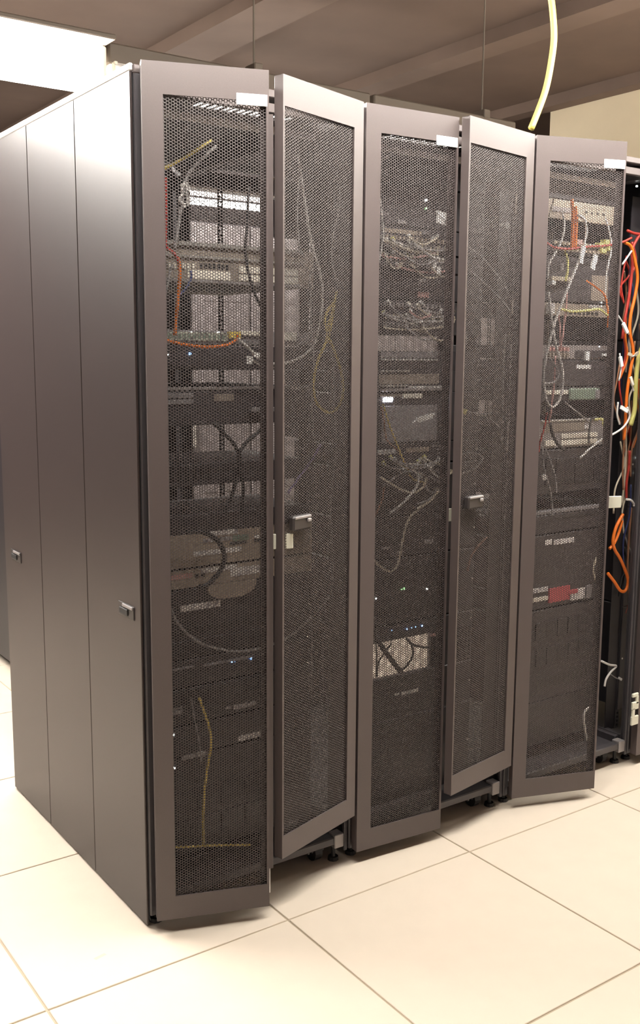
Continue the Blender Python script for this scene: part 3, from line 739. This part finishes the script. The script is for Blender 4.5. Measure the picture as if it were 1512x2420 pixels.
cable('thick black cable slanting across the bright see-through gap', 'c_black', .0075, [(880, 1490), (898, 1522), (922, 1556), (948, 1590)], .07, name='power_cable')
cable('black cord curving down the right of the bright gap', 'c_black', .0034, [(965, 1512), (974, 1530), (974, 1552), (962, 1572), (945, 1586)], .075)
cable('black cord leaving the bright gap to the right', 'c_black', .0034, [(960, 1510), (975, 1522), (995, 1529), (1020, 1531)], .08)
cable('thin black cord at the left of the bright gap', 'c_black', .0026, [(925, 1520), (912, 1540), (896, 1562), (888, 1600)], .075)
cable('thin black cord hanging at the left edge of the bright gap', 'c_black', .0026, [(888, 1500), (889, 1540), (890, 1600)], .07)
cable('grey cord with two white plugs high behind the fourth leaf', 'c_grey', .003, [(1190, 392), (1208, 390), (1219, 402), (1216, 430), (1211, 465), (1206, 500)], .06,
      ends=(('plug', 'white', 1186, 388, 1194, 393, .06, .006), ('plug', 'white', 1203, 386, 1211, 391, .06, .006)))
cable('grey cord under a white plug behind the fourth leaf', 'c_grey', .0026, [(1198, 535), (1199, 555), (1202, 585), (1205, 610)], .06,
      ends=(('plug', 'white', 1196, 526, 1199, 540, .06, .008), ('plug', 'white', 1183, 528, 1184, 535, .06, .004)))
cable('upper grey cord slanting down behind the fourth leaf', 'c_grey', .003, [(1108, 585), (1140, 610), (1170, 645), (1200, 690)], .06)
cable('lower grey cord slanting down behind the fourth leaf', 'c_grey', .003, [(1108, 640), (1140, 665), (1175, 700), (1205, 735)], .06)
cable('pale cord hanging straight down behind the fourth leaf', 'c_white', .0026, [(1195, 790), (1191, 840), (1189, 900), (1188, 980), (1186, 1050)], .04)
cable('grey cord with yellow plug behind the fourth leaf', 'c_grey', .0026, [(1092, 972), (1120, 976), (1150, 985), (1180, 1010)], .06, ends=(('plug', 'c_lemon', 1090, 970, 1101, 974, .055, .007),))
cable('brown cord curving below the handle of the fourth leaf', 'c_brown', .003, [(1150, 1270), (1130, 1290), (1112, 1318), (1104, 1350)], .06)
cable('grey cord looping above the handle of the fourth leaf', 'c_grey', .003, [(1085, 1075), (1110, 1070), (1140, 1080), (1125, 1105), (1090, 1120)], .06)
# rack 3
cable('white cord arching at the upper left of the third rack', 'c_white', .0032, [(1328, 500), (1333, 530), (1328, 565), (1312, 598), (1297, 625), (1294, 660)], .05)
cable('short pale cord end at the top left of the third rack', 'c_beige', .003, [(1309, 470), (1304, 488), (1298, 512)], .05)
cable('long white cord sweeping down the third rack into a hanging loop', 'c_white', .0042, [(1366, 508), (1380, 518), (1385, 540), (1382, 570), (1370, 610), (1352, 655), (1332, 705), (1310, 765), (1294, 825), (1285, 880), (1288, 935), (1302, 962), (1320, 948), (1330, 910), (1327, 865), (1312, 810), (1302, 745), (1296, 690)], .04,
      ends=(('tag', 'white', 1378, 582, 1372, 622, .035, .008),))
cable('left orange cord of the bundle high in the third rack', 'c_orange', .0055, [(1352, 470), (1353, 510), (1353, 560), (1352, 585)], .06)
cable('right orange cord of the bundle high in the third rack', 'c_orange', .0055, [(1360, 488), (1362, 520), (1361, 560), (1358, 585)], .055)
cable('red cord running level across the third rack', 'c_red', .0036, [(1290, 574), (1315, 586), (1350, 588), (1390, 583), (1435, 580), (1470, 572), (1492, 562)], .045)
cable('lemon cord hanging below the plug-crowded switch', 'c_lemon', .0036, [(1334, 592), (1341, 615), (1341, 640), (1336, 665)], .055)
cable('lemon cord lying across the tan switch of the third rack', 'c_lemon', .0042, [(1322, 730), (1350, 736), (1385, 734), (1415, 731), (1435, 745)], .05)
cable('lemon cord running level through the plug cluster', 'c_lemon', .0035, [(1345, 590), (1380, 586), (1405, 582), (1425, 584)], .05, ends=(('tag', 'white', 1408, 602, 1399, 636, .045, .009),))
cable('orange cord slanting down to the right of the tan switch', 'c_orange', .0032, [(1386, 664), (1410, 680), (1430, 702), (1437, 750), (1436, 775)], .05)
cable('white cord hanging at the right of the patch panel', 'c_white', .003, [(1430, 515), (1440, 550), (1444, 590), (1434, 640), (1430, 700)], .05)
cable('pink cord hanging below the tan switch', 'c_pink', .003, [(1340, 680), (1337, 730), (1331, 780), (1325, 822)], .055)
cable('brown-pink cord beside the pink one', 'c_pink', .0026, [(1320, 740), (1323, 780), (1324, 826)], .06)
cable('grey cord bowing under the slim switch of the third rack', 'c_grey', .0034, [(1298, 845), (1314, 868), (1320, 888), (1308, 903), (1290, 906), (1278, 900)], .05)
cable('pink cord running down at the left of the third rack', 'c_pink', .0032, [(1312, 840), (1309, 900), (1303, 960), (1297, 1000)], .06)
cable('dark red cord at the left of the grey server', 'c_red', .003, [(1292, 975), (1286, 1010), (1276, 1045), (1272, 1070)], .06)
cable('thick black cord over the cream strips of the grey server', 'c_black', .005, [(1300, 1000), (1305, 1025), (1318, 1050), (1334, 1064)], .055)
cable('black cord hooked over the right of the grey server', 'c_black', .003, [(1410, 985), (1396, 992), (1392, 1020), (1391, 1048)], .06)
cable('left grey cord hanging below the grey server', 'c_grey', .0028, [(1281, 1056), (1284, 1100), (1296, 1145), (1303, 1180), (1304, 1220)], .05, ends=(('tag', 'c_white', 1284, 1122, 1286, 1134, .045, .008),))
cable('right grey cord hanging below the grey server', 'c_grey', .0032, [(1289, 1062), (1302, 1096), (1312, 1130), (1314, 1166)], .05)
cable('white cord swinging from the third rack into the open bay', 'c_white', .0034, [(1370, 1083), (1392, 1062), (1420, 1040), (1452, 1024), (1474, 1008), (1487, 985), (1482, 962)], .04, ends=(('tag', 'white', 1467, 962, 1482, 972, .035, .006),))
cable('yellow plugged cord at the right of the grey server', 'c_lemon', .004, [(1405, 992), (1418, 990), (1430, 996), (1440, 1000)], .05, ends=(('plug', 'c_lemon', 1425, 1004, 1440, 994, .045, .007),))
cable('pale cord bowing left of the orange loop behind the fifth leaf', 'c_beige', .0034, [(1428, 1288), (1411, 1315), (1402, 1345), (1408, 1375), (1422, 1397)], .03)
cable('grey cord slanting down right of the rounded server face', 'c_grey', .0026, [(1335, 950), (1355, 968), (1378, 985), (1395, 1000)], .06)
cable('white cord hanging in a hook low in the third rack', 'c_white', .004, [(1402, 1672), (1388, 1674), (1379, 1690), (1381, 1715), (1386, 1748)], .04)
cable('white cord dangling in the lower open bay', 'c_white', .0038, [(1420, 1562), (1440, 1571), (1456, 1574), (1443, 1588), (1432, 1605), (1428, 1622)], .06)
cable('thin grey cord with white plug in the lower open bay', 'c_grey', .0022, [(1440, 1592), (1455, 1602), (1466, 1606)], .08, ends=(('plug', 'white', 1462, 1602, 1468, 1606, .078, .004),))
# open bay at the right
B = .07
cable('upper red cord entering the open bay', 'c_red', .0048, [(1482, 545), (1500, 552), (1530, 555)], B)
cable('red cord hanging in the open bay beside the orange one', 'c_red', .005, [(1525, 535), (1505, 565), (1494, 592), (1493, 640), (1486, 700), (1478, 745), (1470, 800)], B)
cable('deep red cord behind the orange cord in the open bay', 'c_red', .005, [(1512, 560), (1500, 600), (1500, 660), (1492, 720), (1488, 780)], .11)
cable('long orange cord wavering down the upper open bay', 'c_orange', .0052, [(1476, 573), (1490, 582), (1499, 612), (1506, 655), (1500, 700), (1490, 745), (1488, 785), (1496, 832), (1489, 875), (1481, 930), (1478, 985), (1474, 1040)], .05)
cable('thick lemon cable down the right of the open bay', 'c_lemon', .0075, [(1530, 790), (1510, 840), (1503, 890), (1501, 935), (1499, 970), (1490, 1005)], .06)
cable('dark blue cord down the upper open bay', 'c_blue', .005, [(1500, 480), (1490, 560), (1488, 660), (1478, 780), (1472, 850), (1470, 920), (1466, 970)], .12)
cable('second blue cord deeper in the open bay', 'c_blue', .005, [(1525, 640), (1508, 720), (1508, 800), (1500, 900), (1495, 980)], .15)
cable('white cord with tag hanging at the leaf edge of the open bay', 'c_white', .0026, [(1464, 835), (1467, 870), (1462, 900)], .05, ends=(('tag', 'white', 1465, 843, 1469, 866, .045, .006),))
cable('white cord with slanted tag in the upper open bay', 'c_white', .0026, [(1460, 745), (1476, 770), (1486, 790)], .05, ends=(('tag', 'white', 1472, 764, 1482, 786, .045, .006),))
cable('white cord with tag at the right of the tan switch', 'c_white', .0026, [(1436, 752), (1446, 760), (1456, 768)], .05, ends=(('tag', 'white', 1440, 756, 1452, 765, .045, .005),))
cable('white cord with tag beside the lemon cable', 'c_white', .0026, [(1486, 885), (1492, 905), (1497, 925)], .05, ends=(('tag', 'cream', 1489, 891, 1495, 910, .045, .005),))
cable('white cord with clip across the orange cord', 'c_white', .003, [(1484, 838), (1495, 842), (1508, 832)], .045, ends=(('clip', 'c_beige', 1485, 836, 1492, 840, .043, .005), ('clip', 'c_beige', 1500, 840, 1507, 833, .043, .004)))
cable('white cord curving along the leaf edge of the open bay', 'c_white', .003, [(1460, 950), (1458, 980), (1464, 1003)], .04)
cable('grey cord rising right above the fifth leaf edge', 'c_white', .003, [(1470, 625), (1482, 608), (1494, 590)], .05)
cable('orange loop hanging in the middle open bay', 'c_orange', .0055, [(1472, 1215), (1456, 1245), (1448, 1278), (1453, 1300), (1464, 1318), (1476, 1345), (1484, 1372), (1478, 1395), (1466, 1396), (1452, 1376), (1436, 1355)], .05)
cable('second orange strand of the middle loop', 'c_orange', .005, [(1470, 1230), (1462, 1258), (1452, 1282), (1440, 1297)], .055)
cable('blue-white strap behind the latch plate of the open bay', 'c_white', .004, [(1480, 1180), (1490, 1182), (1497, 1190), (1498, 1196)], .03)
for k, (c, pts) in enumerate((
        ('c_brown', [(1470, 1010), (1476, 1060), (1484, 1110), (1478, 1160)]), ('c_red', [(1486, 1000), (1490, 1050), (1498, 1100), (1502, 1150)]),
        ('c_brown', [(1500, 1020), (1490, 1070), (1478, 1110), (1470, 1160)]), ('c_orange', [(1476, 1030), (1490, 1060), (1500, 1090), (1512, 1120)]),
        ('c_beige', [(1482, 1130), (1478, 1170), (1470, 1210), (1474, 1260)]), ('c_brown', [(1490, 1140), (1486, 1200), (1482, 1250), (1478, 1290)]),
        ('c_beige', [(1460, 1195), (1466, 1212), (1472, 1195), (1476, 1180)]), ('c_brown', [(1494, 1210), (1490, 1260), (1480, 1300), (1486, 1350)]),
        ('c_grey', [(1476, 1262), (1482, 1285), (1492, 1310), (1496, 1340)]), ('c_grey', [(1484, 690), (1492, 760), (1484, 820), (1478, 880)]),
        ('c_brown', [(1474, 640), (1480, 700), (1472, 760), (1478, 820)]), ('c_beige', [(1496, 960), (1490, 1000), (1486, 1030), (1494, 1060)]))):
    cable('dim cord in the dense bunch of the open bay', c, .0034, pts, .09+.01*(k % 4), 'dim cords bunched in the open bay')
rb = random.Random(11)
for k in range(26):
    y0 = rb.uniform(560, 1300); L = rb.uniform(90, 220); x0 = rb.uniform(1462, 1512)
    c = rb.choice(['c_brown', 'c_brown', 'c_red', 'c_beige', 'c_black', 'c_black', 'c_blue', 'c_orange', 'c_grey'])
    pts = [(x0, y0), (x0+rb.uniform(-10, 10), y0+L*.33), (x0+rb.uniform(-14, 10)-.02*L, y0+L*.66), (x0-.05*L+rb.uniform(-8, 8), y0+L)]
    cable('dim cord in the dense bunch of the open bay', c, rb.uniform(.0026, .0042), pts, rb.uniform(.08, .098), 'dim cords bunched in the open bay')
